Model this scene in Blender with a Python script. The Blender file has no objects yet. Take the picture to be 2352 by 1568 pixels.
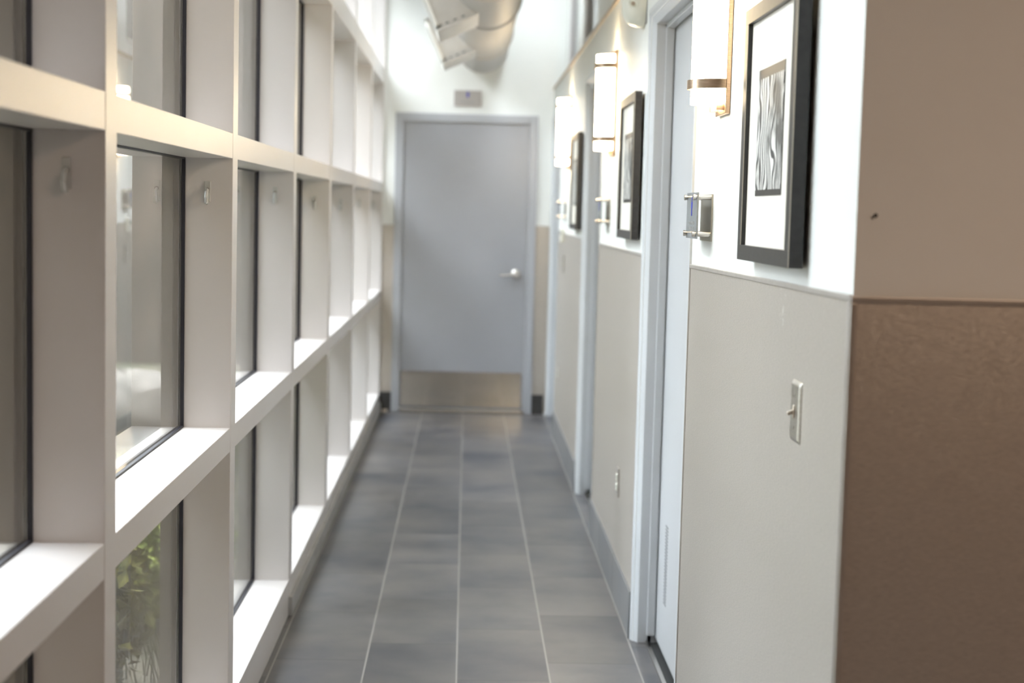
import bpy, bmesh, math, random
from mathutils import Vector, Matrix

S = bpy.context.scene
COL = S.collection
random.seed(7)

# ---------------------------------------------------------------- camera
F_PX, YAW, PITCH, ROLL, CAM_H = 3490.76, .0312245, -.0853156, .0248758, 1.525
cd = bpy.data.cameras.new('camera')
cam = bpy.data.objects.new('camera', cd); COL.objects.link(cam)
cy, sy, cp, sp, cr, sr = math.cos(YAW), math.sin(YAW), math.cos(PITCH), math.sin(PITCH), math.cos(ROLL), math.sin(ROLL)
fw = Vector((sy*cp, cy*cp, sp)); rt = Vector((cy, -sy, 0)); up = rt.cross(fw)
r2 = cr*rt + sr*up; u2 = -sr*rt + cr*up
m = Matrix((r2, u2, -fw)).transposed().to_4x4(); m.translation = Vector((0, 0, CAM_H))
cam.matrix_world = m
cd.sensor_width = 36; cd.lens = F_PX/2352*36
cd.clip_start = .02; cd.clip_end = 200
cd.dof.use_dof = True; cd.dof.focus_distance = 3.75; cd.dof.aperture_fstop = 2.9
S.camera = cam

# ---------------------------------------------------------------- world (overcast sky) and exposure
W = bpy.data.worlds.new('sky'); S.world = W; W.use_nodes = True
wn = W.node_tree; wn.nodes.clear()
wo = wn.nodes.new('ShaderNodeOutputWorld'); bg = wn.nodes.new('ShaderNodeBackground')
tc = wn.nodes.new('ShaderNodeTexCoord'); sx = wn.nodes.new('ShaderNodeSeparateXYZ'); rp = wn.nodes.new('ShaderNodeValToRGB')
rp.color_ramp.elements[0].position = 0.0; rp.color_ramp.elements[0].color = (.72, .78, .84, 1)
rp.color_ramp.elements[1].position = .6; rp.color_ramp.elements[1].color = (.90, .96, 1.0, 1)
wn.links.new(tc.outputs['Generated'], sx.inputs[0]); wn.links.new(sx.outputs['Z'], rp.inputs[0])
wn.links.new(rp.outputs[0], bg.inputs['Color']); wn.links.new(bg.outputs[0], wo.inputs[0])
bg.inputs['Strength'].default_value = 12.0

def area(name, loc, rot, sx_, sy_, power, col):
    l = bpy.data.lights.new(name, 'AREA'); l.shape = 'RECTANGLE'; l.size = sx_; l.size_y = sy_
    l.energy = power; l.color = col
    o = bpy.data.objects.new(name, l); COL.objects.link(o); o.location = loc; o.rotation_euler = rot
    return o
# warm ceiling lamps of the lobby behind the camera
area('lobby_lamp', (1.7, .2, 2.66), (0, 0, 0), .6, .6, 9.2, (1, .73, .53))

S.view_settings.view_transform = 'Standard'; S.view_settings.look = 'None'
S.view_settings.exposure = 2.27; S.view_settings.gamma = 1.0
S.view_settings.use_curve_mapping = False
c = S.cycles
c.use_denoising = True
c.max_bounces = 14; c.diffuse_bounces = 8; c.glossy_bounces = 6; c.transparent_max_bounces = 24
c.transmission_bounces = 6
c.caustics_reflective = False; c.caustics_refractive = False
c.sample_clamp_indirect = 6

# ---------------------------------------------------------------- materials
def mat(name, color, rough=.5, metal=0, emit=None, estr=0, spec=None):
    m = bpy.data.materials.new(name); m.use_nodes = True
    b = m.node_tree.nodes['Principled BSDF']
    b.inputs['Base Color'].default_value = (*color, 1)
    b.inputs['Roughness'].default_value = rough; b.inputs['Metallic'].default_value = metal
    if spec is not None: b.inputs['Specular IOR Level'].default_value = spec
    if emit: b.inputs['Emission Color'].default_value = (*emit, 1); b.inputs['Emission Strength'].default_value = estr
    return m
def N(m, t, **kw):
    n = m.node_tree.nodes.new(t)
    for k, v in kw.items(): setattr(n, k, v)
    return n
def L(m, a, b): m.node_tree.links.new(a, b)
def B(m): return m.node_tree.nodes['Principled BSDF']
def noise_mix(m, c1, c2, scale, stretch=(1, 1, 1), detail=3, lo=.35, hi=.65, bump=0, bscale=None):
    tc = N(m, 'ShaderNodeTexCoord'); mp = N(m, 'ShaderNodeMapping'); mp.inputs['Scale'].default_value = stretch
    nz = N(m, 'ShaderNodeTexNoise'); nz.inputs['Scale'].default_value = scale; nz.inputs['Detail'].default_value = detail
    L(m, tc.outputs['Object'], mp.inputs[0]); L(m, mp.outputs[0], nz.inputs['Vector'])
    r = N(m, 'ShaderNodeValToRGB'); e = r.color_ramp.elements
    e[0].position = lo; e[0].color = (*c1, 1); e[1].position = hi; e[1].color = (*c2, 1)
    L(m, nz.outputs['Fac'], r.inputs[0]); L(m, r.outputs[0], B(m).inputs['Base Color'])
    if bump:
        bp = N(m, 'ShaderNodeBump'); bp.inputs['Strength'].default_value = bump; bp.inputs['Distance'].default_value = .002
        n2 = N(m, 'ShaderNodeTexNoise'); n2.inputs['Scale'].default_value = bscale or scale
        L(m, mp.outputs[0], n2.inputs['Vector']); L(m, n2.outputs['Fac'], bp.inputs['Height']); L(m, bp.outputs[0], B(m).inputs['Normal'])
    return r

M = {}
M['wall'] = mat('white_wall_paint', (.80, .83, .82), .55)
noise_mix(M['wall'], (.81, .82, .80), (.84, .85, .83), 3, bump=.15, bscale=260)
M['ceiling'] = mat('ceiling_paint', (.85, .86, .86), .7); noise_mix(M['ceiling'], (.84, .85, .85), (.87, .88, .88), 2)
M['mullion'] = mat('white_powder_coat', (.65, .615, .60), .32)
noise_mix(M['mullion'], (.64, .605, .59), (.66, .625, .61), 2)
M['strip'] = mat('grey_base_strip', (.40, .39, .38), .4); noise_mix(M['strip'], (.34, .33, .32), (.44, .43, .42), 5)
M['back_dark'] = mat('dark_reflection_lining', (.11, .07, .05), .6); noise_mix(M['back_dark'], (.09, .055, .04), (.13, .085, .06), 4, (1, 1, .2))  # unseen back wall coloured dark to darken the kick plate reflection
M['gasket'] = mat('black_gasket', (.012, .011, .018), .45)
M['cap'] = mat('outer_cap_metal', (.26, .23, .19), .45)
M['door'] = mat('grey_door_paint', (.355, .36, .385), .32); noise_mix(M['door'], (.345, .35, .375), (.37, .375, .40), 2)
M['side_door'] = mat('door_paint_lit', (.50, .505, .515), .32); noise_mix(M['side_door'], (.49, .495, .505), (.515, .52, .53), 2)  # same grey door paint, lightened for window light on the side doors
M['kick'] = mat('polished_steel_plate', (.60, .55, .48), .09, 1); noise_mix(M['kick'], (.76, .71, .63), (.84, .79, .71), 30, (30, 1, 1))
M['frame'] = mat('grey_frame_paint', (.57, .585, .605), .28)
M['steel'] = mat('brushed_steel', (.56, .53, .48), .28, .95)
noise_mix(M['steel'], (.50, .47, .42), (.62, .59, .54), 30, (1, 1, 30), bump=.1, bscale=40)
M['nickel'] = mat('satin_nickel', (.66, .63, .59), .25, 1)
M['bronze'] = mat('brushed_bronze', (.42, .31, .22), .32, .9)
noise_mix(M['bronze'], (.38, .28, .20), (.46, .34, .25), 40, (1, 1, 12))
M['black_frame'] = mat('black_lacquer', (.030, .028, .028), .38)
noise_mix(M['black_frame'], (.026, .024, .024), (.036, .034, .033), 60)
M['frame_edge'] = mat('worn_frame_edge', (.62, .55, .45), .4)
M['matboard'] = mat('cream_mat', (.80, .79, .74), .6); noise_mix(M['matboard'], (.83, .79, .71), (.86, .82, .74), 80)
M['ivory'] = mat('ivory_plastic', (.85, .74, .62), .35)
M['plastic'] = mat('white_plastic', (.80, .80, .72), .35)
M['slotgrey'] = mat('vent_slot_grey', (.16, .16, .17), .5)
M['dark'] = mat('dark_slot', (.03, .03, .03), .6)
M['blue'] = mat('blue_marking', (.035, .05, .45), .5)
M['grey_ink'] = mat('grey_lettering', (.30, .30, .30), .5)
M['trimbeige'] = mat('beige_edge_trim', (.50, .40, .30), .45); noise_mix(M['trimbeige'], (.46, .37, .28), (.54, .43, .33), 6)
M['lobby'] = mat('lobby_wall_paint', (.42, .34, .28), .7); noise_mix(M['lobby'], (.40, .32, .26), (.44, .36, .30), 3)
M['blocker'] = mat('dark_blocker_wall', (.10, .08, .06), .8); noise_mix(M['blocker'], (.08, .065, .05), (.12, .095, .07), 3)  # dark tone of the added wall that blocks sky light
M['backdrop'] = mat('backdrop_brown', (.05, .038, .028), .8); noise_mix(M['backdrop'], (.035, .028, .02), (.07, .052, .038), 3, (1, 1, .3))  # brown that stands in for the mirrored mullions
M['glow'] = mat('lit_opal_glass', (.95, .92, .85), .25, emit=(1, .77, .47), estr=8.5)
M['duct'] = mat('galvanised_duct', (.52, .50, .475), .58, .35)
def _duct():
    m = M['duct']; tc = N(m, 'ShaderNodeTexCoord'); w = N(m, 'ShaderNodeTexWave', bands_direction='Y'); w.inputs['Scale'].default_value = 7; w.inputs['Distortion'].default_value = .4
    bp = N(m, 'ShaderNodeBump'); bp.inputs['Strength'].default_value = .5; bp.inputs['Distance'].default_value = .004
    L(m, tc.outputs['Object'], w.inputs[0]); L(m, w.outputs['Fac'], bp.inputs['Height']); L(m, bp.outputs[0], B(m).inputs['Normal'])
_duct()
M['register'] = mat('register_metal', (.58, .57, .55), .45, .5); noise_mix(M['register'], (.55, .54, .52), (.61, .60, .58), 12)
M['flange'] = mat('register_flange_paint', (.85, .84, .80), .4)

# brushed wall panel
def panel_mat():
    m = mat('brushed_wall_panel', (.5, .5, .5), .38, .55)
    tc = N(m, 'ShaderNodeTexCoord'); mp = N(m, 'ShaderNodeMapping'); mp.inputs['Scale'].default_value = (14, 14, 170)
    nz = N(m, 'ShaderNodeTexNoise'); nz.inputs['Scale'].default_value = 6; nz.inputs['Detail'].default_value = 5
    L(m, tc.outputs['Object'], mp.inputs[0]); L(m, mp.outputs[0], nz.inputs['Vector'])
    r = N(m, 'ShaderNodeValToRGB'); e = r.color_ramp.elements
    e[0].position = .3; e[0].color = (.46, .42, .375, 1); e[1].position = .7; e[1].color = (.63, .575, .515, 1)
    L(m, nz.outputs['Fac'], r.inputs[0])
    # pale scuff marks near the top edge of the nearest panel
    pos = N(m, 'ShaderNodeNewGeometry'); vm = N(m, 'ShaderNodeVectorMath', operation='SUBTRACT'); vm.inputs[1].default_value = (.62, 2.95, 1.365)
    sc = N(m, 'ShaderNodeVectorMath', operation='MULTIPLY'); sc.inputs[1].default_value = (4, 22, 15)
    ln = N(m, 'ShaderNodeVectorMath', operation='LENGTH')
    L(m, pos.outputs['Position'], vm.inputs[0]); L(m, vm.outputs[0], sc.inputs[0]); L(m, sc.outputs[0], ln.inputs[0])
    n2 = N(m, 'ShaderNodeTexNoise'); n2.inputs['Scale'].default_value = 60; n2.inputs['Detail'].default_value = 4; n2.inputs['Distortion'].default_value = 1.2
    L(m, pos.outputs['Position'], n2.inputs['Vector'])
    a = N(m, 'ShaderNodeMath', operation='SUBTRACT'); a.inputs[0].default_value = 1; L(m, ln.outputs['Value'], a.inputs[1]); a.use_clamp = True
    g = N(m, 'ShaderNodeMath', operation='GREATER_THAN'); g.inputs[1].default_value = .60; L(m, n2.outputs['Fac'], g.inputs[0])
    k = N(m, 'ShaderNodeMath', operation='MULTIPLY'); L(m, a.outputs[0], k.inputs[0]); L(m, g.outputs[0], k.inputs[1])
    mx = N(m, 'ShaderNodeMixRGB'); mx.inputs[2].default_value = (.85, .84, .8, 1)
    L(m, k.outputs[0], mx.inputs[0]); L(m, r.outputs[0], mx.inputs[1]); L(m, mx.outputs[0], B(m).inputs['Base Color'])
    bp = N(m, 'ShaderNodeBump'); bp.inputs['Strength'].default_value = .4; bp.inputs['Distance'].default_value = .001
    L(m, nz.outputs['Fac'], bp.inputs['Height']); L(m, bp.outputs[0], B(m).inputs['Normal'])
    return m
M['panel'] = panel_mat()
M['paneltrim'] = mat('panel_edge_trim', (.52, .48, .44), .32, .5); noise_mix(M['paneltrim'], (.50, .46, .42), (.54, .50, .46), 20)

# floor: 12 x 24 inch porcelain tile, a third staggered
def floor_mat(name='floor_tile', base=((.052, .054, .067), (.142, .129, .125)), grout=(.30, .28, .26)):
    m = mat(name, (.2, .2, .2), .38)
    g = N(m, 'ShaderNodeNewGeometry'); s = N(m, 'ShaderNodeSeparateXYZ'); L(m, g.outputs['Position'], s.inputs[0])
    def mt(op, a, b=None, clamp=False):
        n = N(m, 'ShaderNodeMath', operation=op); n.use_clamp = clamp
        for i, v in enumerate((a, b)):
            if v is None: continue
            if isinstance(v, (int, float)): n.inputs[i].default_value = v
            else: L(m, v, n.inputs[i])
        return n.outputs[0]
    TW, TL = .3066, .6096
    u = mt('DIVIDE', mt('SUBTRACT', s.outputs['X'], -.003), TW)
    k = mt('FLOOR', u); fu = mt('SUBTRACT', u, k)
    v = mt('DIVIDE', mt('SUBTRACT', mt('SUBTRACT', s.outputs['Y'], 5.4532), mt('MULTIPLY', k, .2032)), TL)
    kv = mt('FLOOR', v); fv = mt('SUBTRACT', v, kv)
    du = mt('MULTIPLY', mt('MINIMUM', fu, mt('SUBTRACT', 1, fu)), TW)
    dv = mt('MULTIPLY', mt('MINIMUM', fv, mt('SUBTRACT', 1, fv)), TL)
    gu = mt('LESS_THAN', du, .0027); gv = mt('LESS_THAN', dv, .0022)
    cmb = N(m, 'ShaderNodeCombineXYZ'); L(m, k, cmb.inputs[0]); L(m, kv, cmb.inputs[1])
    wnz = N(m, 'ShaderNodeTexWhiteNoise'); L(m, cmb.outputs[0], wnz.inputs['Vector'])
    off = N(m, 'ShaderNodeVectorMath', operation='MULTIPLY_ADD'); off.inputs[1].default_value = (9, 9, 9)
    L(m, wnz.outputs['Color'], off.inputs[0])
    st = N(m, 'ShaderNodeVectorMath', operation='MULTIPLY'); st.inputs[1].default_value = (1.0, 1.15, 1)
    L(m, g.outputs['Position'], st.inputs[0]); L(m, st.outputs[0], off.inputs[2])
    nz = N(m, 'ShaderNodeTexNoise'); nz.inputs['Scale'].default_value = 2.3; nz.inputs['Detail'].default_value = 6; nz.inputs['Roughness'].default_value = .55
    L(m, off.outputs[0], nz.inputs['Vector'])
    r = N(m, 'ShaderNodeValToRGB'); e = r.color_ramp.elements
    e[0].position = .32; e[0].color = (*base[0], 1); e[1].position = .68; e[1].color = (*base[1], 1)
    L(m, nz.outputs['Fac'], r.inputs[0])
    br = N(m, 'ShaderNodeHueSaturation'); L(m, r.outputs[0], br.inputs['Color'])
    L(m, mt('ADD', mt('MULTIPLY', wnz.outputs['Value'], .30), .85), br.inputs['Value'])
    m1 = N(m, 'ShaderNodeMixRGB'); m1.inputs[2].default_value = (.045, .043, .042, 1); L(m, gv, m1.inputs[0]); L(m, br.outputs[0], m1.inputs[1])
    m2 = N(m, 'ShaderNodeMixRGB'); m2.inputs[2].default_value = (*grout, 1); L(m, gu, m2.inputs[0]); L(m, m1.outputs[0], m2.inputs[1])
    L(m, m2.outputs[0], B(m).inputs['Base Color'])
    bp = N(m, 'ShaderNodeBump'); bp.inputs['Strength'].default_value = .35; bp.inputs['Distance'].default_value = .002
    L(m, mt('SUBTRACT', 1, mt('MAXIMUM', gu, gv)), bp.inputs['Height']); L(m, bp.outputs[0], B(m).inputs['Normal'])
    return m
M['floor'] = floor_mat()
M['base'] = mat('grey_base_tile', (.19, .19, .195), .3); noise_mix(M['base'], (.17, .172, .178), (.22, .217, .212), 4)
M['base_dark'] = mat('charcoal_cove_base', (.045, .043, .042), .45); noise_mix(M['base_dark'], (.04, .038, .037), (.05, .048, .047), 8)

def glass_mat():
    m = bpy.data.materials.new('window_glass'); m.use_nodes = True; nt = m.node_tree; nt.nodes.clear()
    out = nt.nodes.new('ShaderNodeOutputMaterial'); mix = nt.nodes.new('ShaderNodeMixShader')
    tr = nt.nodes.new('ShaderNodeBsdfTransparent'); gl = nt.nodes.new('ShaderNodeBsdfGlossy')
    tr.inputs[0].default_value = (.63, .64, .645, 1); gl.inputs['Roughness'].default_value = .0
    g = nt.nodes.new('ShaderNodeNewGeometry'); d = nt.nodes.new('ShaderNodeVectorMath'); d.operation = 'DOT_PRODUCT'
    def mt(op, a, b):
        n = nt.nodes.new('ShaderNodeMath'); n.operation = op
        for i, v in enumerate((a, b)):
            if isinstance(v, (int, float)): n.inputs[i].default_value = v
            elif v is not None: nt.links.new(v, n.inputs[i])
        return n.outputs[0]
    nt.links.new(g.outputs['True Normal'], d.inputs[0]); nt.links.new(g.outputs['Incoming'], d.inputs[1])
    s = mt('POWER', mt('SUBTRACT', 1, mt('ABSOLUTE', d.outputs['Value'], None)), 5)
    f = mt('ADD', mt('MULTIPLY', s, .87), .13)      # Fresnel reflectance of glass (Schlick)
    nt.links.new(f, mix.inputs[0]); nt.links.new(tr.outputs[0], mix.inputs[1]); nt.links.new(gl.outputs[0], mix.inputs[2])
    nt.links.new(mix.outputs[0], out.inputs[0]); return m
M['glass'] = glass_mat()

def sign_mat():
    m = mat('frosted_sign_glass', (.42, .45, .46), .2)
    noise_mix(m, (.24, .26, .27), (.28, .30, .31), 30); return m
M['signglass'] = sign_mat()
M['signback'] = mat('sign_back_plate', (.42, .41, .36), .4, .5)
M['signend'] = mat('taupe_sign_plate', (.40, .37, .35), .35)

# striped herd print (black and white)
def print_mat():
    m = mat('striped_print', (.5, .5, .5), .45)
    tc = N(m, 'ShaderNodeTexCoord')
    nz = N(m, 'ShaderNodeTexNoise'); nz.inputs['Scale'].default_value = 11; nz.inputs['Detail'].default_value = 1.0
    L(m, tc.outputs['Object'], nz.inputs['Vector'])
    mx = N(m, 'ShaderNodeVectorMath', operation='MULTIPLY_ADD'); mx.inputs[1].default_value = (.11, .11, .08)
    L(m, nz.outputs['Color'], mx.inputs[0]); L(m, tc.outputs['Object'], mx.inputs[2])
    w = N(m, 'ShaderNodeTexWave', bands_direction='Y'); w.inputs['Scale'].default_value = 14; w.inputs['Distortion'].default_value = 2.0; w.inputs['Detail'].default_value = 1
    w.inputs['Detail Scale'].default_value = .7
    L(m, mx.outputs[0], w.inputs[0])
    r = N(m, 'ShaderNodeValToRGB'); e = r.color_ramp.elements; e[0].position = .38; e[0].color = (.05, .05, .05, 1); e[1].position = .58; e[1].color = (.80, .79, .75, 1)
    L(m, w.outputs['Fac'], r.inputs[0])
    n2 = N(m, 'ShaderNodeTexNoise'); n2.inputs['Scale'].default_value = 14; L(m, tc.outputs['Object'], n2.inputs['Vector'])
    r2_ = N(m, 'ShaderNodeValToRGB'); e = r2_.color_ramp.elements; e[0].position = .34; e[0].color = (.22, .22, .22, 1); e[1].position = .5; e[1].color = (1, 1, 1, 1)
    L(m, n2.outputs['Fac'], r2_.inputs[0])
    mu = N(m, 'ShaderNodeMixRGB', blend_type='MULTIPLY'); mu.inputs[0].default_value = 1
    L(m, r.outputs[0], mu.inputs[1]); L(m, r2_.outputs[0], mu.inputs[2]); L(m, mu.outputs[0], B(m).inputs['Base Color'])
    return m
M['print'] = print_mat()

# outdoors
M['ground'] = mat('garden_ground', (.2, .17, .12), .9)
noise_mix(M['ground'], (.05, .05, .025), (.14, .12, .085), 3.5, detail=8, lo=.38, hi=.62, bump=1, bscale=40)
def leaf_mat(name, a, b):
    m = mat(name, a, .75, spec=.2); n = N(m, 'ShaderNodeObjectInfo')
    tc = N(m, 'ShaderNodeTexCoord'); nz = N(m, 'ShaderNodeTexNoise'); nz.inputs['Scale'].default_value = 9; L(m, tc.outputs['Object'], nz.inputs['Vector'])
    r = N(m, 'ShaderNodeValToRGB'); e = r.color_ramp.elements; e[0].position = .35; e[0].color = (*a, 1); e[1].position = .65; e[1].color = (*b, 1)
    L(m, nz.outputs['Fac'], r.inputs[0]); L(m, r.outputs[0], B(m).inputs['Base Color']); return m
M['leaf'] = leaf_mat('green_leaves', (.15, .21, .04), (.48, .52, .13))
M['leaf_yellow'] = leaf_mat('yellow_green_leaves', (.12, .13, .03), (.30, .26, .06))
M['leaf_dark'] = leaf_mat('dark_tree_leaves', (.035, .045, .018), (.10, .10, .045))
M['bark'] = mat('bark', (.12, .09, .06), .9); noise_mix(M['bark'], (.08, .06, .04), (.17, .13, .09), 12, (1, 1, .2))
M['stone'] = mat('pale_stone', (.5, .46, .4), .8); noise_mix(M['stone'], (.15, .13, .11), (.24, .21, .18), 7, bump=.6, bscale=20)

# ---------------------------------------------------------------- mesh helpers
class MB:
    def __init__(s): s.bm = bmesh.new()
    def box(s, x0, x1, y0, y1, z0, z1, mi=0, rot=None, piv=None):
        v = [s.bm.verts.new((x, y, z)) for x in (x0, x1) for y in (y0, y1) for z in (z0, z1)]
        for q in ((0, 1, 3, 2), (4, 6, 7, 5), (0, 4, 5, 1), (2, 3, 7, 6), (0, 2, 6, 4), (1, 5, 7, 3)):
            f = s.bm.faces.new([v[i] for i in q]); f.material_index = mi
        if rot is not None:
            p = Vector(piv or ((x0+x1)/2, (y0+y1)/2, (z0+z1)/2))
            for a in v: a.co = p + rot @ (a.co - p)
        return s
    def prism(s, pts, axis, a, b, mi=0):
        """extrude polygon pts (2-D in the other two axes, in xyz order) along axis from a to b"""
        def P(u, v, t): return {0: (t, u, v), 1: (u, t, v), 2: (u, v, t)}[axis]
        A = [s.bm.verts.new(P(u, v, a)) for u, v in pts]; Bv = [s.bm.verts.new(P(u, v, b)) for u, v in pts]
        fs = [s.bm.faces.new(A), s.bm.faces.new(Bv[::-1])]; n = len(pts)
        for i in range(n): fs.append(s.bm.faces.new((A[i], Bv[i], Bv[(i+1) % n], A[(i+1) % n])))
        for f in fs: f.material_index = mi
        return s
    def cyl(s, p, q, r, n=24, r2=None, mi=0):
        p, q = Vector(p), Vector(q); d = q-p; R = d.to_track_quat('Z', 'Y').to_matrix(); r2 = r if r2 is None else r2
        A = [s.bm.verts.new(p + R @ Vector((r*math.cos(t), r*math.sin(t), 0))) for t in [2*math.pi*i/n for i in range(n)]]
        Bv = [s.bm.verts.new(q + R @ Vector((r2*math.cos(t), r2*math.sin(t), 0))) for t in [2*math.pi*i/n for i in range(n)]]
        fs = [s.bm.faces.new(A[::-1]), s.bm.faces.new(Bv)]
        for i in range(n): fs.append(s.bm.faces.new((A[i], A[(i+1) % n], Bv[(i+1) % n], Bv[i])))
        for f in fs: f.material_index = mi
        return s
    def lathe_y(s, cx, cz, prof, n=48):
        """prof: list of (y, r) around the axis x=cx, z=cz"""
        rings = [[s.bm.verts.new((cx + r*math.cos(t), y, cz + r*math.sin(t))) for t in [2*math.pi*i/n for i in range(n)]] for y, r in prof]
        for a, b in zip(rings, rings[1:]):
            for i in range(n): s.bm.faces.new((a[i], a[(i+1) % n], b[(i+1) % n], b[i]))
        s.bm.faces.new(rings[0]); s.bm.faces.new(rings[-1][::-1]); return s
    def tube(s, pts, r, n=10):
        for a, b in zip(pts, pts[1:]): s.cyl(a, b, r, n)
        for p in pts[1:-1]: s.ball(p, r, n, 6)
        return s
    def ball(s, p, r, n=12, k=8, sc=(1, 1, 1)):
        M_ = Matrix.Translation(p) @ Matrix.Diagonal((r*sc[0], r*sc[1], r*sc[2], 1))
        bmesh.ops.create_uvsphere(s.bm, u_segments=n, v_segments=k, radius=1, matrix=M_); return s
    def obj(s, name, mats, parent=None, bevel=0, smooth=False, origin=None, seg=2):
        bmesh.ops.recalc_face_normals(s.bm, faces=s.bm.faces)
        me = bpy.data.meshes.new(name)
        off = Vector(origin) if origin is not None else Vector((0, 0, 0))
        if origin is not None: bmesh.ops.translate(s.bm, verts=s.bm.verts, vec=-off)
        s.bm.to_mesh(me); s.bm.free()
        o = bpy.data.objects.new(name, me); COL.objects.link(o)
        for m_ in (mats if isinstance(mats, (list, tuple)) else [mats]): me.materials.append(M[m_] if isinstance(m_, str) else m_)
        if smooth:
            for p in me.polygons: p.use_smooth = True
            md = o.modifiers.new('e', 'EDGE_SPLIT'); md.split_angle = math.radians(40)
        if bevel:
            md = o.modifiers.new('b', 'BEVEL'); md.width = bevel; md.segments = seg; md.limit_method = 'ANGLE'
        o.location = off
        if parent is not None:
            o.parent = parent; o.location = off - parent_loc(parent)
        return o
def parent_loc(p):
    v = Vector(p.location)
    while p.parent: p = p.parent; v += Vector(p.location)
    return v
def tag(o, label=None, cat=None, group=None, kind=None):
    if label: o['label'] = label
    if cat: o['category'] = cat
    if group: o['group'] = group
    if kind: o['kind'] = kind
    return o
def empty(name, loc, **kw):
    o = bpy.data.objects.new(name, None); o.empty_display_size = .1; COL.objects.link(o); o.location = loc
    return tag(o, **kw)
def copy_tree(o, parent=None):
    c_ = o.copy(); COL.objects.link(c_)
    if parent: c_.parent = parent
    for ch in [x for x in list(o.children)]: copy_tree(ch, c_)
    return c_

# ---------------------------------------------------------------- setting: shell
XW, XP, XF, XB = .624, .620, .617, .611        # right wall: plaster, panel, door frame and base faces
YE, YC = 11.40, 2.43                           # end wall, near corner
XG = -.635                                     # inner face of the glazed wall
ZC = 3.45
DOORS = [(4.20, 5.36), (7.13, 8.20), (10.30, 11.37)]   # outer edges of the frames along the right wall
ZD = 2.235
f = MB().box(-.78, 3.6, -3.6, YE+.15, -.12, 0).obj('floor', 'floor'); tag(f, 'grey porcelain floor tiles laid along the corridor', kind='structure')
SKY = (.32, .60, 9.6, 11.1)
cl = MB().box(-.9, 3.6, YC, SKY[2], ZC, ZC+.1).box(-.9, 3.6, SKY[3], YE+.15, ZC, ZC+.1).box(-.9, SKY[0], SKY[2], SKY[3], ZC, ZC+.1).box(SKY[1], 3.6, SKY[2], SKY[3], ZC, ZC+.1).obj('ceiling', 'ceiling'); tag(cl, 'white corridor ceiling', kind='structure')
cl2 = MB().box(-.9, 3.6, -3.6, YC, 2.7, 2.8); cl2.box(-.9, 3.6, YC-.02, YC, 2.8, ZC+.1); tag(cl2.obj('ceiling', 'lobby'), 'lower lobby ceiling', kind='structure')
# right wall with three door openings; upper part set back behind a ledge at 2.44 m
w = MB(); ys = [YC]
for a, b in DOORS:
    w.box(XW, .80, ys[-1], a+.03, 0, 2.44); w.box(XW, .80, a+.03, b-.03, ZD-.03, 2.44); ys.append(b-.03)
w.box(XW, .80, ys[-1], YE, 0, 2.44)
CW = [(5.8, 6.8), (8.6, 9.7), (10.1, 11.2)]       # clerestory windows
yy = YC
for a, b in CW:
    w.box(.705, .80, yy, a, 2.44, ZC); w.box(.705, .80, a, b, 2.44, 2.56); w.box(.705, .80, a, b, 3.34, ZC); yy = b
w.box(.705, .80, yy, YE, 2.44, ZC)
tag(w.obj('wall_right', 'wall'), 'white plaster wall with the doors', kind='structure')
w = MB().box(.80, 3.6, YC, YC+.12, 0, ZC); w.box(XW, .80, YC-.0005, YC+.0, 0, 2.7)
tag(w.obj('wall_corner', 'wall'), 'wall turning away to the right at the near corner', kind='structure')
tag(MB().box(-.85, 3.6, YE, YE+.15, 0, ZC).obj('wall_end', 'wall'), 'white end wall of the corridor', kind='structure')
tag(MB().box(-.9, 3.6, -3.7, -3.6, 0, 2.8).obj('wall_back', 'back_dark'), 'lobby wall behind the camera', kind='structure')
tag(MB().box(3.6, 3.7, -3.6, YC+.12, 0, ZC).obj('wall_east', 'lobby'), 'side wall of the lobby', kind='structure')
Y0, PITCHY, MW = 2.697, 1.4465, .085
tag(MB().box(-.85, -.70, -3.6, Y0-PITCHY, 0, 2.8).obj('wall_left', 'lobby'), 'solid wall before the glazing', kind='structure')
tag(MB().box(.80, 3.6, YC+.12, YE, -.02, 0).box(3.55, 3.6, YC+.12, YE, 0, ZC).obj('wall_rooms', 'wall'), 'rooms beyond the right wall', kind='structure')
tag(MB().box(XW-.006, .70, YC, YE, 2.428, 2.452).obj('trim_1', 'trimbeige', bevel=.003), 'thin beige edge trim along the ledge', kind='structure')
for a, b in CW:
    win = empty('window_%d' % (20+CW.index((a, b))), (.74, a, 2.56), kind='structure', label='clerestory window above the ledge')
    fr = MB().box(.715, .76, a, a+.04, 2.56, 3.34).box(.715, .76, b-.04, b, 2.56, 3.34).box(.715, .76, a, b, 2.56, 2.60).box(.715, .76, a, b, 3.30, 3.34)
    fr.obj('window_frame', 'mullion', win); MB().box(.735, .741, a+.04, b-.04, 2.60, 3.30).obj('pane', 'glass', win)

skw = empty('window_30', (SKY[0], SKY[2], ZC+.1), kind='structure', label='unseen skylight added to brighten the far end of the corridor')  # unseen, added to brighten the end wall and far mullions
x0_, x1_, y0_, y1_ = SKY
MB().box(x0_-.04, x0_, y0_-.04, y1_+.04, ZC+.1, ZC+.16).box(x1_, x1_+.04, y0_-.04, y1_+.04, ZC+.1, ZC+.16).box(x0_, x1_, y0_-.04, y0_, ZC+.1, ZC+.16).box(x0_, x1_, y1_, y1_+.04, ZC+.1, ZC+.16).obj('window_frame', 'mullion', skw)
MB().box(x0_, x1_, y0_, y1_, ZC+.13, ZC+.136).obj('pane', 'glass', skw)
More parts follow.
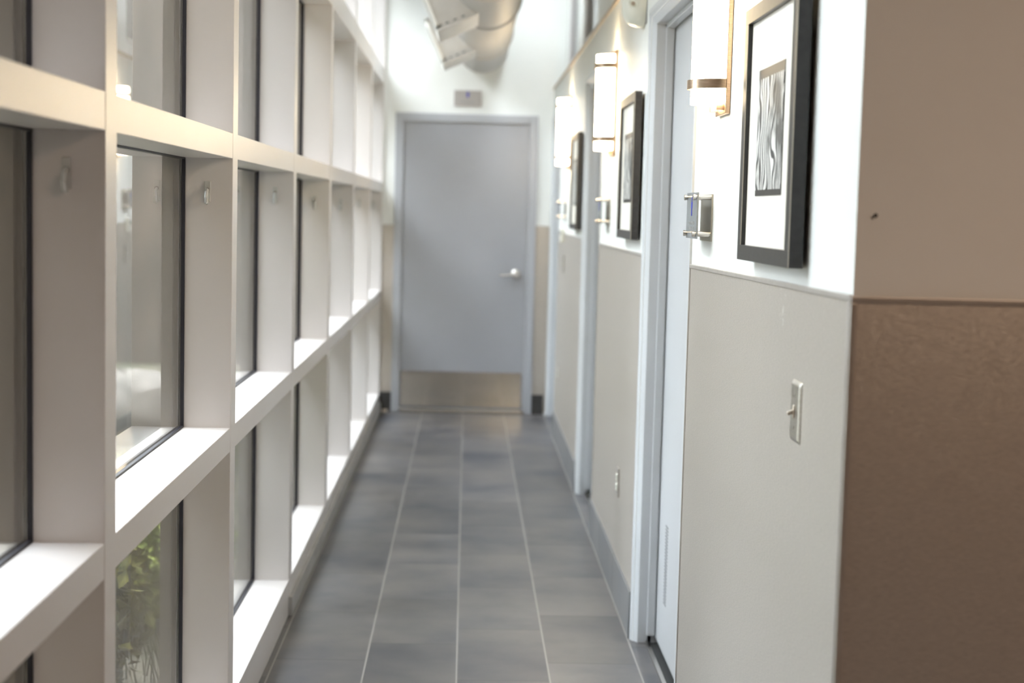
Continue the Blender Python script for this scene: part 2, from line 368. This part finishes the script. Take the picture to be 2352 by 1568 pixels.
# wall panels (wainscot) with edge trims, base tile
def wain(n, y0, y1, z1a, z1b, label, trim_far=True):
    """panel on the right wall; z1a top height at y0, z1b at y1"""
    root = empty('trim_%d' % n, (XP, y0, 0), kind='structure', label=label)
    t = .011
    b = MB(); b.prism([(y0, .02), (y1, .02), (y1, z1b-t), (y0, z1a-t)], 0, XP, XW+.0); b.obj('wall_panel', 'panel', root)
    b = MB(); b.prism([(y0, z1a-t), (y1, z1b-t), (y1, z1b), (y0, z1a)], 0, XP-.003, XW+.001)
    b.box(XP-.003, XW+.001, y1-t, y1, .02, z1b-t)
    b.box(XP-.003, XW+.001, y0, y0+t, .02, z1a-t)
    b.obj('edge_trim', 'paneltrim', root, bevel=.002)
    return root
wain(2, YC, 4.20, 1.405, 1.392, 'brushed beige wall panel nearest the camera')
wain(3, 5.36, 7.13, 1.388, 1.388, 'brushed beige wall panel between the first two doors')
wain(4, 8.20, 10.30, 1.390, 1.398, 'brushed beige wall panel before the last side door')
def wain_y(n, x0, x1, yf, z1, label):
    root = empty('trim_%d' % n, (x0, yf, 0), kind='structure', label=label); t = .011
    MB().box(x0, x1, yf-.004, yf, .02, z1-t).obj('wall_panel', 'panel', root)
    MB().box(x0, x1, yf-.007, yf, z1-t, z1).box(x0, x0+t, yf-.007, yf, .02, z1-t).obj('edge_trim', 'paneltrim', root, bevel=.002)
wain_y(5, XP-.001, 3.6, YC-.0006, 1.403, 'wall panel on the shaded near corner wall')
wain_y(6, -.635, -.546, YE, 1.405, 'narrow wall panel left of the end door')
wain_y(7, .512, XP-.003, YE, 1.42, 'narrow wall panel right of the end door')
b = MB()
for i, (y0, y1) in enumerate([(YC-.01, 4.20), (5.36, 7.13), (8.20, 10.30)]):
    y = y0
    while y < y1-.01:
        e = min(y+.6096, y1); b.box(XB, XP+.001, y+.001, e-.001, 0, .172); y = e
tag(b.obj('baseboard_right', 'base', bevel=.002), 'grey tile base along the right wall', kind='structure')
tag(MB().box(-.635, -.546, YE-.012, YE, 0, .15).box(.512, .60, YE-.012, YE, 0, .15).obj('baseboard_end', 'base_dark'), 'charcoal base beside the end door', kind='structure')

# ---------------------------------------------------------------- doors
def side_door(n, y0, y1, label, louver=False):
    root = empty('door_%d' % n, (XF, y0, 0), kind='structure', label=label)
    fw_, st = .052, .016
    b = MB()
    # corridor face with a small raised bead, reveal and stop
    def prof(e, d):   # (x, u) section: flat face, sloped inner edge, reveal
        return [(XF, e), (XF, e+d*.016), (.640, e+d*fw_), (.69, e+d*fw_), (.69, e)]
    b.prism(prof(y0, 1), 2, 0, ZD); b.prism(prof(y1, -1), 2, 0, ZD)
    b.prism([(x_, z_) for x_, z_ in prof(ZD, -1)], 1, y0+.016, y1-.016)
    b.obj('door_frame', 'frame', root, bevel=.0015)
    b = MB()
    for s_, ya in ((1, y0+fw_), (-1, y1-fw_)):
        # reveal behind the face
        b.box(XW+.05, .80, min(ya, ya-s_*fw_), max(ya, ya-s_*fw_), 0, ZD-.001)
        b.box(.672, .700, min(ya, ya+s_*st), max(ya, ya+s_*st), .03, ZD-fw_)
    b.box(XW+.05, .80, y0+.002, y1-.002, ZD-fw_, ZD-.001)
    b.box(.672, .700, y0+fw_, y1-fw_, ZD-fw_-st, ZD-fw_)
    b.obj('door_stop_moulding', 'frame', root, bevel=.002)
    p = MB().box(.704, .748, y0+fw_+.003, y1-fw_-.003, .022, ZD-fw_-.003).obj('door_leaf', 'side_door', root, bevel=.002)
    if louver:
        b = MB()
        for j in range(24):
            z = .197+j*.0116
            b.prism([(.7038, z), (.7020, z+.0005), (.7038, z+.0055)], 1, 5.06, 5.12)
        b.obj('vent_slot_shadows', 'slotgrey', root)  # grey teeth stand for the small shadows at the louver blades
    MB().box(.668, .682, y0+fw_, y1-fw_, 0, .007).obj('threshold', 'nickel', root)
    MB().box(.682, .76, y0+fw_, y1-fw_, 0, .002).obj('door_mat_strip', 'dark', root)
    return root
side_door(1, *DOORS[0], 'grey side door in a grey frame beside the nearest wall lamp', True)
side_door(2, *DOORS[1], 'second grey side door along the right wall')
side_door(3, *DOORS[2], 'last grey side door next to the end wall')
# end door
ed = empty('door_4', (-.017, YE, 0), kind='structure', label='grey door with a steel kick plate in the end wall')
x0, x1, fx = -.546, .512, .060
b = MB()
b.box(x0, x0+fx, YE-.02, YE+.02, 0, ZD).box(x1-fx, x1, YE-.02, YE+.02, 0, ZD).box(x0+fx, x1-fx, YE-.02, YE+.02, ZD-fx, ZD)
M['end_frame'] = mat('frame_paint_shaded', (.42, .43, .46), .3)  # same frame paint, darkened for the shade on the end wall
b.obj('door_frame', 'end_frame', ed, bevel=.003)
# recess in the wall is shown by the leaf sitting behind the frame face
lf = MB().box(x0+fx+.002, x1-fx-.002, YE-.007, YE+.02, .032, ZD-fx-.002).obj('door_leaf', 'door', ed, bevel=.002)
kp = MB().box(-.478, .432, YE-.009, YE-.006, .045, .312).obj('kick_plate', 'kick', lf)
b = MB()
for xx in (-.32, -.17, -.02, .13, .28): b.cyl((xx, YE-.011, .297), (xx, YE-.008, .297), .005, 10); b.cyl((xx, YE-.011, .058), (xx, YE-.008, .058), .005, 10)
b.obj('screw', 'nickel', kp)
MB().box(x0+fx, x1-fx, YE-.04, YE+.02, 0, .026).obj('threshold', 'nickel', ed, bevel=.004)
hx, hz = .372, 1.058
h = MB().cyl((hx, YE-.007, hz), (hx, YE-.018, hz), .036, 32).cyl((hx, YE-.018, hz), (hx, YE-.03, hz), .034, 32, .022).cyl((hx, YE-.03, hz), (hx, YE-.062, hz), .011, 16)
h.tube([(hx+.006, YE-.06, hz-.004), (hx-.02, YE-.064, hz-.005), (hx-.06, YE-.062, hz-.010), (hx-.10, YE-.056, hz-.013), (hx-.118, YE-.05, hz-.010)], .0095, 14)
h.obj('lever_handle', 'nickel', lf, smooth=True)

# ---------------------------------------------------------------- glazed wall, one window per bay
Y0, PITCHY, MW = 2.697, 1.4465, .085
XD, XGL = -.763, -.770
ROWS = [(.135, .850), (.916, 1.648), (1.716, 2.440), (2.550, 3.34)]
RAILS = [(0, .135), (.850, .916), (1.648, 1.716), (2.440, 2.550), (3.34, ZC)]
names = ['lowest_sill', 'middle_sill', 'transom', 'upper_transom', 'head_rail']
def bay(n, ya, yb, last=False):
    root = empty('window_%d' % n, (XG, ya, 0), kind='structure', label='bay of the white glazed wall')
    MB().box(XD, XG, yb, min(yb+MW, YE) if not last else YE, 0, ZC).obj('mullion', 'mullion', root, bevel=.0015)
    for nm, (za, zb) in zip(names, RAILS):
        MB().box(XD, XG-.0008, ya, yb, za, zb).obj(nm, 'mullion', root, bevel=.0015)
    MB().box(-.825, -.795, yb-.0, yb+MW, 0, ZC).box(-.797, -.777, yb+.012, yb+MW-.012, 0, ZC).obj('outer_mullion_cap', 'cap', root)
    b = MB()
    for za, zb in RAILS: b.box(-.825, -.795, ya, yb, za+.004, zb-.004)
    b.obj('outer_rail_cap', 'cap', root)
    g = .005
    for za, zb in ROWS:
        p = MB().box(XGL-.006, XGL, ya+.004, yb-.004, za+.004, zb-.004).obj('pane', 'glass', root)
        k = MB()
        for (a, b_, c_, d) in ((ya-.001, yb+.001, za-.002, za+.0045), (ya-.001, yb+.001, zb-.0045, zb+.002), (ya-.001, ya+g, za, zb), (yb-g, yb+.001, za, zb)):
            k.box(XGL-.001, XD+.0006, a, b_, c_, d)
        k.obj('seal', 'gasket', root)
    return root
y = Y0-PITCHY
k = 1
while y < YE-.5:
    ya = y+MW; yb = y+PITCHY
    bay(k, ya, min(yb, YE-.03), yb > YE-.1); y += PITCHY; k += 1
MB0 = MB().box(XD, XG, Y0-PITCHY, Y0-PITCHY+MW, 0, ZC); tag(MB0.obj('trim_8', 'mullion'), 'first mullion of the glazed wall', kind='structure')
tag(MB().box(XG-.002, XG+.014, 5.59, YE-.02, 0, .072).obj('baseboard_left', 'strip', bevel=.002), 'white base strip along the foot of the glazed wall', kind='structure')

# ---------------------------------------------------------------- coat hooks on the mullions
M['clear'] = mat('clear_plastic', (.86, .86, .84), .12); B(M['clear']).inputs['Transmission Weight'].default_value = .35
def hook():
    root = empty('coat_hook', (0, 0, 0), label='x', cat='coat hook', group='clear hooks on the mullion sides')
    MB().box(-.0085, .0085, -.004, 0, -.030, .026).obj('back_plate', 'clear', root, bevel=.003)
    h = MB().tube([(0, -.003, .004), (0, -.020, -.004), (0, -.026, -.018), (0, -.022, -.030), (0, -.010, -.034)], .0042, 10)
    h.box(-.006, .006, -.020, -.015, -.036, -.006)
    h.obj('hook_arm', 'clear', root, smooth=True)
    MB().cyl((0, -.008, .004), (0, -.004, .004), .0058, 14).obj('screw', 'nickel', root)
    return root
hk = hook()
hl = ['blurred clear coat hook on the side of the nearest white mullion',
      'clear coat hook on the second mullion, the sharpest of the hooks',
      'clear coat hook on the third mullion, beside the narrow brownish glass strip',
      'clear coat hook on the fourth mullion from the camera',
      'clear coat hook on the fifth mullion from the camera',
      'faint clear coat hook on the sixth mullion, second hook from the end wall',
      'tiny clear coat hook on the last mullion beside the end wall']
hz_ = [1.575, 1.560, 1.568, 1.548, 1.545, 1.56, 1.555]
for i in range(7):
    o = hk if i == 0 else copy_tree(hk)
    yy = Y0+i*PITCHY
    if i == 6: yy = YE-.03
    o.location = (-.702, yy, hz_[i]); o['label'] = hl[i]

# ---------------------------------------------------------------- wall lamps
def sconce():
    root = empty('wall_lamp', (0, 0, 0), label='x', cat='wall lamp', group='opal glass wall lamps on the right wall')
    # origin on the wall plane; -x into the corridor
    MB().box(-.012, 0, -.074, .074, -.226, .220).obj('back_plate', 'bronze', root, bevel=.0015)
    n = 28; hw, dp = .066, .072
    pts = [(-.014-dp*math.sin(math.pi*i/n), -hw*math.cos(math.pi*i/n)) for i in range(n+1)]
    g = MB(); g.prism(pts, 2, -.202, .202); g.obj('glass_shade', 'glow', root, smooth=True, bevel=.003)
    for zc in (-.155, .155):
        o_ = [(-.012-(dp+.011)*math.sin(math.pi*i/n), -(hw+.007)*math.cos(math.pi*i/n)) for i in range(n+1)]
        i_ = [(-.012-(dp+.0035)*math.sin(math.pi*i/n), -(hw+.0005)*math.cos(math.pi*i/n)) for i in range(n+1)]
        b = MB(); h_ = .011
        V = [[b.bm.verts.new((p[0], p[1], zc+z)) for p in ring] for ring in (o_, i_) for z in (-h_, h_)]
        for j in range(n):
            for A, C in ((V[0], V[1]), (V[1], V[3]), (V[3], V[2]), (V[2], V[0])):
                b.bm.faces.new((A[j], A[j+1], C[j+1], C[j]))
        for j in (0, n): b.bm.faces.new((V[0][j], V[1][j], V[3][j], V[2][j]))
        b.obj('metal_band', 'bronze', root, smooth=True)
    for zc in (-.206, .204):
        for yc in (-.045, .045):
            MB().box(-.030, -.010, yc-.006, yc+.006, zc-.010, zc+.008).obj('clip', 'bronze', root)
    return root
sc = sconce()
sl = ['nearest lit wall lamp, cut by the top of the photo', 'middle lit wall lamp with two bronze bands, above the second picture', 'farthest and smallest lit wall lamp, toward the end door']
for i in range(3):
    o = sc if i == 0 else copy_tree(sc)
    o.location = (XW, 3.735+2.84*i, 1.998 + (.0, .0, .02)[i]); o['label'] = sl[i]

# ---------------------------------------------------------------- pictures
def picture():
    root = empty('framed_picture', (0, 0, 0), label='x', cat='framed picture', group='black framed pictures on the right wall')
    # origin: lower near corner at the back of the frame; extends +y and +z, -x to the front
    W_, fwid, dp = .53, .038, .027
    b = MB()
    b.box(-dp, 0, 0, W_, 0, fwid-.006).box(-dp, 0, 0, W_, W_-fwid+.006, W_).box(-dp, 0, 0, fwid, fwid-.006, W_-fwid+.006).box(-dp, 0, W_-fwid, W_, fwid-.006, W_-fwid+.006)
    b.obj('frame', 'black_frame', root, bevel=.0008)
    for (a_, b_, za_, zb_) in ((-.0004, .0011, 0, W_), (fwid-.0004, fwid+.0006, fwid-.006, W_-fwid+.006), (W_-fwid-.0006, W_-fwid+.0004, fwid-.006, W_-fwid+.006)):
        MB().box(-dp-.0005, -dp+.0008, a_, b_, za_, zb_).obj('worn_edge', 'frame_edge', root)
    mt_ = MB().box(-dp+.010, -dp+.014, fwid-.002, W_-fwid+.002, fwid-.008, W_-fwid+.008).obj('mat_board', 'matboard', root)
    a, b_ = .135, .395; z0, z1 = .135, .392
    pr_ = MB().box(-dp+.0088, -dp+.010, a, b_, z0, z1).obj('print_border', 'black_frame', mt_)
    MB().box(-dp+.0080, -dp+.0088, a+.004, b_-.004, z0+.012, z1-.020).obj('print', 'print', mt_)
    MB().box(0, .007, .08, W_-.08, .06, W_-.06).obj('backing', 'trimbeige', root)
    return root
pc = picture()
for i, (y_, x_) in enumerate(((2.762, .614), (5.46, .615), (8.29, .617))):
    o = pc if i == 0 else copy_tree(pc)
    o.location = (x_, y_, 1.434)
    o['label'] = ['large nearest black framed print of striped animals beside the wall corner', 'second black framed print, between the first and second side doors', 'farthest black framed picture, narrow sliver below the last wall lamp'][i]

# ---------------------------------------------------------------- room signs
def pictogram(b, x, y0, z0, s, ax='x'):
    """person figure, facing -x (ax x) or -y (ax y)"""
    def bx(u0, u1, v0, v1, t=.0006):
        if ax == 'x': b.box(x-t, x, y0+u0*s, y0+u1*s, z0+v0*s, z0+v1*s)
        else: b.box(y0+u0*s, y0+u1*s, x-t, x, z0+v0*s, z0+v1*s)
    p = (x, y0, z0+1.75*s) if ax == 'x' else (y0, x, z0+1.75*s)
    q = (x-.0006, y0, z0+1.75*s) if ax == 'x' else (y0, x-.0006, z0+1.75*s)
    b.cyl(p, q, .22*s, 14)
    bx(-.30, .30, .75, 1.48); bx(-.45, -.33, .80, 1.44); bx(.33, .45, .80, 1.44); bx(-.27, -.04, 0, .75); bx(.04, .27, 0, .75)
def room_sign():
    root = empty('room_sign', (0, 0, 0), label='x', cat='sign', group='glass room signs beside the side doors')
    # origin: wall plane, lower near corner
    W_, H_ = .180, .118
    MB().box(-.004, 0, .0, W_, -.006, H_-.004).obj('back_plate', 'signback', root)
    pl = MB().box(-.041, -.037, .0, W_, 0, H_).obj('glass_plate', 'signglass', root)
    b = MB(); pictogram(b, -.041, W_/2, .058, .025); b.obj('pictogram', 'blue', pl)
    b = MB()
    for r_ in range(2):
        for j in range(5-r_): b.box(-.0416, -.041, .045+j*.018+r_*.009, .057+j*.018+r_*.009, .036-r_*.014, .044-r_*.014)
    b.obj('lettering', 'grey_ink', pl)
    for yy in (.012, W_-.012):
        for zz in (.012, H_-.012):
            MB().cyl((-.045, yy, zz), (0, yy, zz), .0065, 14).cyl((-.050, yy, zz), (-.045, yy, zz), .0078, 14).obj('standoff_bolt', 'nickel', root, smooth=True)
    return root
rs = room_sign()
for i, yy in enumerate((3.865, 6.66, 9.62)):
    o = rs if i == 0 else copy_tree(rs)
    o.location = (XW, yy, 1.467 + (.0, .012, .02)[i])
    o['label'] = ['nearest glass room sign on bolts, beside the first side door', 'second glass room sign, on the wall beside the second side door', 'farthest glass room sign, below the last wall lamp'][i]
es = empty('door_sign', (-.017, YE, 2.29), label='small taupe sign with a blue figure above the end door', cat='sign')
pl = MB().box(-.118, .086, YE-.008, YE, 2.292, 2.410).obj('sign_plate', 'signend', es, bevel=.001)
b = MB(); pictogram(b, YE-.008, -.017, 2.356, .024, 'y'); b.obj('pictogram', 'blue', pl)
b = MB()
for j in range(8): b.box(-.072+j*.0135, -.063+j*.0135, YE-.0086, YE-.008, 2.318, 2.330)
b.obj('lettering', 'grey_ink', pl)

# ---------------------------------------------------------------- switch, outlets, thermostat
sw = empty('light_switch', (XP, 2.785, 1.168), label='steel toggle light switch on the nearest wall panel', cat='light switch')
x_, ya, yb, za, zb = XP, 2.745, 2.823, 1.109, 1.226
b = MB(); o1 = [(ya, za), (yb, za), (yb, zb), (ya, zb)]; i1 = [(ya+.006, za+.008), (yb-.006, za+.008), (yb-.006, zb-.008), (ya+.006, zb-.008)]
A = [b.bm.verts.new((x_, *p)) for p in o1]; C_ = [b.bm.verts.new((x_-.006, *p)) for p in i1]
for j in range(4): b.bm.faces.new((A[j], A[(j+1) % 4], C_[(j+1) % 4], C_[j]))
b.bm.faces.new(C_); b.bm.faces.new(A[::-1])
b.obj('cover_plate', 'steel', sw, bevel=.002, seg=3)
tg = MB().box(x_-.020, x_-.004, 2.781, 2.788, 1.166, 1.173, rot=Matrix.Rotation(math.radians(-22), 3, 'Y'), piv=(x_-.004, 2.785, 1.17))
tg.box(x_-.008, x_-.005, 2.7795, 2.7895, 1.156, 1.180); tg.obj('toggle', 'ivory', sw, bevel=.001)
for z_ in (1.138, 1.198): MB().cyl((x_-.0072, 2.7845, z_), (x_-.005, 2.7845, z_), .0032, 12).obj('screw', 'nickel', sw)
def outlet(y_, z_, label):
    o = empty('power_outlet', (XP, y_, z_), label=label, cat='power outlet', group='power outlets low on the right wall')
    MB().box(XP-.005, XP, y_-.035, y_+.035, z_-.057, z_+.057).obj('cover_plate', 'paneltrim', o, bevel=.002)
    for dz in (-.0195, .0195):
        r_ = MB().box(XP-.010, XP-.004, y_-.019, y_+.019, z_+dz-.014, z_+dz+.014).obj('socket', 'plastic', o, bevel=.003)
        for q_ in (-.006, .006): MB().box(XP-.0104, XP-.010, y_+q_-.001, y_+q_+.001, z_+dz-.004, z_+dz+.006).obj('slot', 'dark', r_)
outlet(5.93, .470, 'steel power outlet with white sockets between the first and second side doors')
outlet(9.92, .478, 'faint power outlet low on the farthest wall panel')
th = empty('thermostat', (XW, 9.74, 1.36), label='small cream thermostat box at the top of the farthest wall panel', cat='thermostat')
MB().box(XW-.028, XW-.003, 9.70, 9.78, 1.335, 1.425).obj('casing', 'plastic', th, bevel=.005)
MB().box(XW-.030, XW-.028, 9.715, 9.765, 1.385, 1.41).obj('display', 'signglass', th)
s2 = empty('light_switch', (XP, 9.70, 1.20), label='faint light switch on the farthest wall panel', cat='light switch')
MB().box(XP-.005, XP, 9.665, 9.735, 1.143, 1.257).obj('cover_plate', 'steel', s2, bevel=.002)
MB().box(XP-.016, XP-.004, 9.697, 9.703, 1.195, 1.207).obj('toggle', 'plastic', s2)

# motion detector high on the wall by the first door
md_ = empty('motion_detector', (XW, 5.56, 2.31), label='rounded cream detector high on the wall beside the first door frame', cat='detector')
b = MB(); prof = []
nseg = 20
def egg(t): return (.045*math.cos(t), .115*math.sin(t))
ring = []
secs = [(0, 1.0), (.022, 1.0), (.045, .93), (.062, .80), (.075, .58), (.082, .25)]
rings = []
for d, s_ in secs:
    rings.append([b.bm.verts.new((XW-.002-d, 5.56+.085*s_*math.copysign(abs(math.cos(2*math.pi*i/32))**.7, math.cos(2*math.pi*i/32)), 2.315+.115*(.25+.75*s_)*math.copysign(abs(math.sin(2*math.pi*i/32))**.8, math.sin(2*math.pi*i/32)))) for i in range(32)])
for a_, c_ in zip(rings, rings[1:]):
    for i in range(32): b.bm.faces.new((a_[i], a_[(i+1) % 32], c_[(i+1) % 32], c_[i]))
b.bm.faces.new(rings[0]); b.bm.faces.new(rings[-1][::-1])
b.obj('casing', 'plastic', md_, smooth=True)
ln = MB(); ln.cyl((XW-.045, 5.497, 2.275), (XW-.050, 5.487, 2.273), .019, 24).cyl((XW-.050, 5.487, 2.273), (XW-.0505, 5.484, 2.273), .012, 24)
ln.obj('lens_ring', 'plastic', md_, smooth=True)
MB().cyl((XW-.0505, 5.485, 2.273), (XW-.051, 5.481, 2.273), .007, 16).obj('lens', 'trimbeige', md_)
MB().box(XW-.003, XW, 5.475, 5.645, 2.205, 2.425).obj('mounting_plate', 'grey_ink', md_, bevel=.001)

# small bits
tag(MB().ball((.653, YC-.0065, 1.533), .0035, 8, 6, (1, .5, 1)).obj('wall_plug', 'dark'), 'tiny dark hole plug in the shaded wall above the panel', 'wall plug')
tag(MB().box(-.612, -.572, YE-.045, YE-.013, 0, .018).obj('corner_block', 'ivory', bevel=.004), 'small pale block on the floor in the far left corner', 'block')

# ---------------------------------------------------------------- air duct with side registers
DX, DZ, DR = .083, 2.731, .190
du = empty('air_duct', (DX, 8, DZ), label='round galvanised spiral duct with box registers under the ceiling', cat='air duct')
cuts = [2.2, 3.9, 5.4, 6.5, 7.47, 8.62, 10.3, YE]
for a, b_ in zip(cuts, cuts[1:]):
    MB().lathe_y(DX, DZ, [(a+.001, DR), (b_-.001, DR)], 64).obj('duct_section', 'duct', du, smooth=True)
for yy in cuts[1:-1]:
    MB().lathe_y(DX, DZ, [(yy-.022, DR), (yy-.018, DR+.0035), (yy-.006, DR+.0035), (yy, DR+.011), (yy+.006, DR+.0035), (yy+.018, DR+.0035), (yy+.022, DR)], 64).obj('joint_collar', 'duct', du, smooth=True)
nv, ev = Vector((-.916, -.401)), Vector((.401, -.916))
def P2(a, e): return (DX + nv.x*a + ev.x*e, DZ + nv.y*a + ev.y*e)
for ya, yb in ((5.9, 6.46), (8.0, 8.56), (9.8, 10.27)):
    hh = .150
    b = MB().prism([P2(.10, -hh), P2(.10, hh), P2(.345, hh), P2(.345, -hh)], 1, ya+.012, yb)
    rg = b.obj('register_box', 'register', du)
    b = MB()
    for (e0, e1, y_0, y_1) in ((-hh-.012, -hh+.02, ya-.006, yb+.006), (hh-.02, hh+.006, ya-.006, yb+.006), (-hh, hh, ya-.006, ya+.022), (-hh, hh, yb-.022, yb+.006)):
        b.prism([P2(.338, e0), P2(.338, e1), P2(.352, e1), P2(.352, e0)], 1, y_0, y_1)
    b.obj('outlet_flange', 'flange', rg)
    b = MB()
    for j in range(9):
        e0 = -hh+.02+j*(2*hh-.04)/9+.008
        b.prism([P2(.339, e0), P2(.339, e0+.004), P2(.350, e0+.012), P2(.350, e0+.008)], 1, ya+.02, yb-.02)
    b.obj('grille_blade', 'flange', rg)
    # folded lip along the lower edge with dark screw slots on the near end
    MB().prism([P2(.13, hh-.004), P2(.13, hh+.006), P2(.35, hh+.006), P2(.35, hh-.004)], 1, ya-.004, yb).obj('bottom_lip', 'register', rg)
    for a_ in (.19, .235, .28, .315): MB().prism([P2(a_, hh-.020), P2(a_, hh-.012), P2(a_+.018, hh-.012), P2(a_+.018, hh-.020)], 1, ya+.010, ya+.0125).obj('slot', 'slotgrey', rg)

# ---------------------------------------------------------------- outdoors
tag(MB().box(-14, -.86, 1.05, 1.25, -.25, 9.5).obj('wall_sky_blocker', 'blocker'), 'unseen wall added to cut sky light, a made-up wing', kind='structure')  # unseen, added to keep the near mullion faces dark
tag(MB().box(-60, -.83, -30, 60, -.25, -.06).obj('ground', 'ground'), 'garden soil outside the glazing', kind='structure')
def leaves(b, cx, cy_, cz, rx, ry, rz, n, ls, wide=.5, up_=0):
    bm = b.bm
    for _ in range(n):
        while True:
            p = Vector((random.uniform(-1, 1), random.uniform(-1, 1), random.uniform(-1, 1)))
            if p.length < 1: break
        p = Vector((cx+p.x*rx, cy_+p.y*ry, cz+p.z*rz))
        d = Vector((random.gauss(0, 1), random.gauss(0, 1), random.gauss(up_, 1))).normalized()
        s_ = d.orthogonal().normalized(); s_ = (Matrix.Rotation(random.uniform(0, 6.28), 3, d) @ s_)
        l_ = ls*random.uniform(.6, 1.3); w_ = l_*wide*.5
        nn = d.cross(s_)*w_*.35
        v = [bm.verts.new(p), bm.verts.new(p+d*l_*.45+s_*w_+nn), bm.verts.new(p+d*l_), bm.verts.new(p+d*l_*.45-s_*w_+nn), bm.verts.new(p+d*l_*.5)]
        bm.faces.new((v[0], v[1], v[4])); bm.faces.new((v[1], v[2], v[4])); bm.faces.new((v[2], v[3], v[4])); bm.faces.new((v[3], v[0], v[4]))
def shrub(x, y_, r, h_, n, ls, m_, label, name='garden_shrub'):
    root = empty(name, (x, y_, -.06), label=label, cat='shrub', group='shrubs outside the glazing')
    b = MB(); leaves(b, x, y_, h_*.5-.06, r, r, h_*.52, n, ls); b.obj('foliage', m_, root)
    b = MB()
    for j in range(7):
        t = j*.9; b.cyl((x+.03*math.cos(t), y_+.03*math.sin(t), -.07), (x+.6*r*math.cos(t), y_+.6*r*math.sin(t), h_*.75), .008, 6, .003)
    b.obj('stem', 'bark', root)
spots = [(-1.32, 5.75, .44, .60, 'leaf', 'green shrub close outside the second window bay'),
         (-1.30, 4.6, .36, .75, 'leaf_yellow', 'low yellow green shrub outside the nearest window bay'),
         (-1.35, 9.3, .42, .42, 'leaf_yellow', 'low yellowish shrub outside the far window bays'),
         (-2.9, 8.4, .45, .5, 'leaf_yellow', 'wide yellow green shrub set back from the windows')]
for x, y_, r, h_, m_, lb in spots: shrub(x, y_, r, h_, int(5200*r*h_/.4), .06, m_, lb)
b = MB()
for _ in range(4200):
    x, y_ = -.9-random.random()**1.3*1.8, random.uniform(1.5, 12)
    if any((x-q[0])**2+(y_-q[1])**2 < (q[2]*1.05)**2 for q in spots) or (x+2.3)**2+(y_-10.2)**2 < .3: continue
    h_ = random.uniform(.05, .22); a = random.uniform(0, 6.28); dx, dy = math.cos(a)*h_*.35, math.sin(a)*h_*.35
    v = [b.bm.verts.new((x-.003, y_, -.065)), b.bm.verts.new((x+.003, y_+.002, -.065)), b.bm.verts.new((x+dx*.5+.002, y_+dy*.5, h_*.6-.06)), b.bm.verts.new((x+dx*.5-.002, y_+dy*.5, h_*.6-.06)), b.bm.verts.new((x+dx, y_+dy, h_-.06))]
    b.bm.faces.new((v[0], v[1], v[2], v[3])); b.bm.faces.new((v[3], v[2], v[4]))
M['grass'] = leaf_mat('dry_grass', (.06, .08, .02), (.14, .14, .05))
tag(b.obj('grass', 'grass'), 'dry yellow green grass outside the glazing', 'grass', kind='stuff')
b = MB()
random.seed(3)
rk = empty('garden_rock', (-2.3, 10.2, -.06), label='brownish grey rock beside the shrubs outside the glazing', cat='rock')
b.ball((-2.3, 10.2, .12), .42, 14, 10, (1, 1.1, .7))
for v in b.bm.verts: v.co += Vector((random.gauss(0, .018), random.gauss(0, .018), random.gauss(0, .018)))
b.obj('stone', 'stone', rk, smooth=True)
def tree(x, y_, h_, r, n, label):
    root = empty('garden_tree', (x, y_, -.1), label=label, cat='tree', group='trees outside the glazing')
    b = MB(); b.cyl((x, y_, -.1), (x+.1, y_, h_*.75), .14, 10, .05)
    for j in range(6):
        t = j*1.1; b.cyl((x+.05, y_, h_*(.35+.06*j)), (x+r*.7*math.cos(t), y_+r*.7*math.sin(t), h_*(.55+.06*j)), .04, 7, .015)
    b.obj('trunk', 'bark', root)
    b = MB(); leaves(b, x, y_, h_*.55, r, r, h_*.48, n, .12, .6); b.obj('foliage', 'leaf_dark', root)
for i, (x, y_, h_, r) in enumerate([(-4.9, 3.0, 5.0, 1.45), (-3.9, 6.6, 4.6, 1.5), (-3.9, 10.0, 4.6, 1.5), (-5.6, 12.2, 4.8, 1.3), (-2.9, 19.0, 5.4, 1.6), (-6.8, 19.6, 5.6, 1.9), (-6.8, 8.6, 5.2, 1.3), (-9.2, 12.2, 5.4, 1.7)]):  # the nearest tree is added to keep sky light off the mullions
    tree(x, y_, h_, r, 9000, ['dark unseen tree added to shade the nearest window bay', 'dark tree outside beside the third window bay', 'dark tree outside beside the fifth window bay', 'dark tree standing before the added brown building', 'dark tree rising behind the added brown building', 'dark tree behind the far end of the added brown building', 'dark tree set back behind the garden row', 'dark tree set back, farther away in the garden'][i])

bl = empty('brown_backdrop', (-5.2, 15.2, -.1), label='added brown building seen through the glazing', cat='backdrop')  # added volume, darkens the glass as the mirrored mullions would
MB().box(-10, -1.15, 15.0, 16.2, -.1, 5.0).obj('wall', 'backdrop', bl)
MB().box(-10.2, -1.05, 14.8, 16.3, 5.0, 5.2).obj('roof', 'cap', bl)
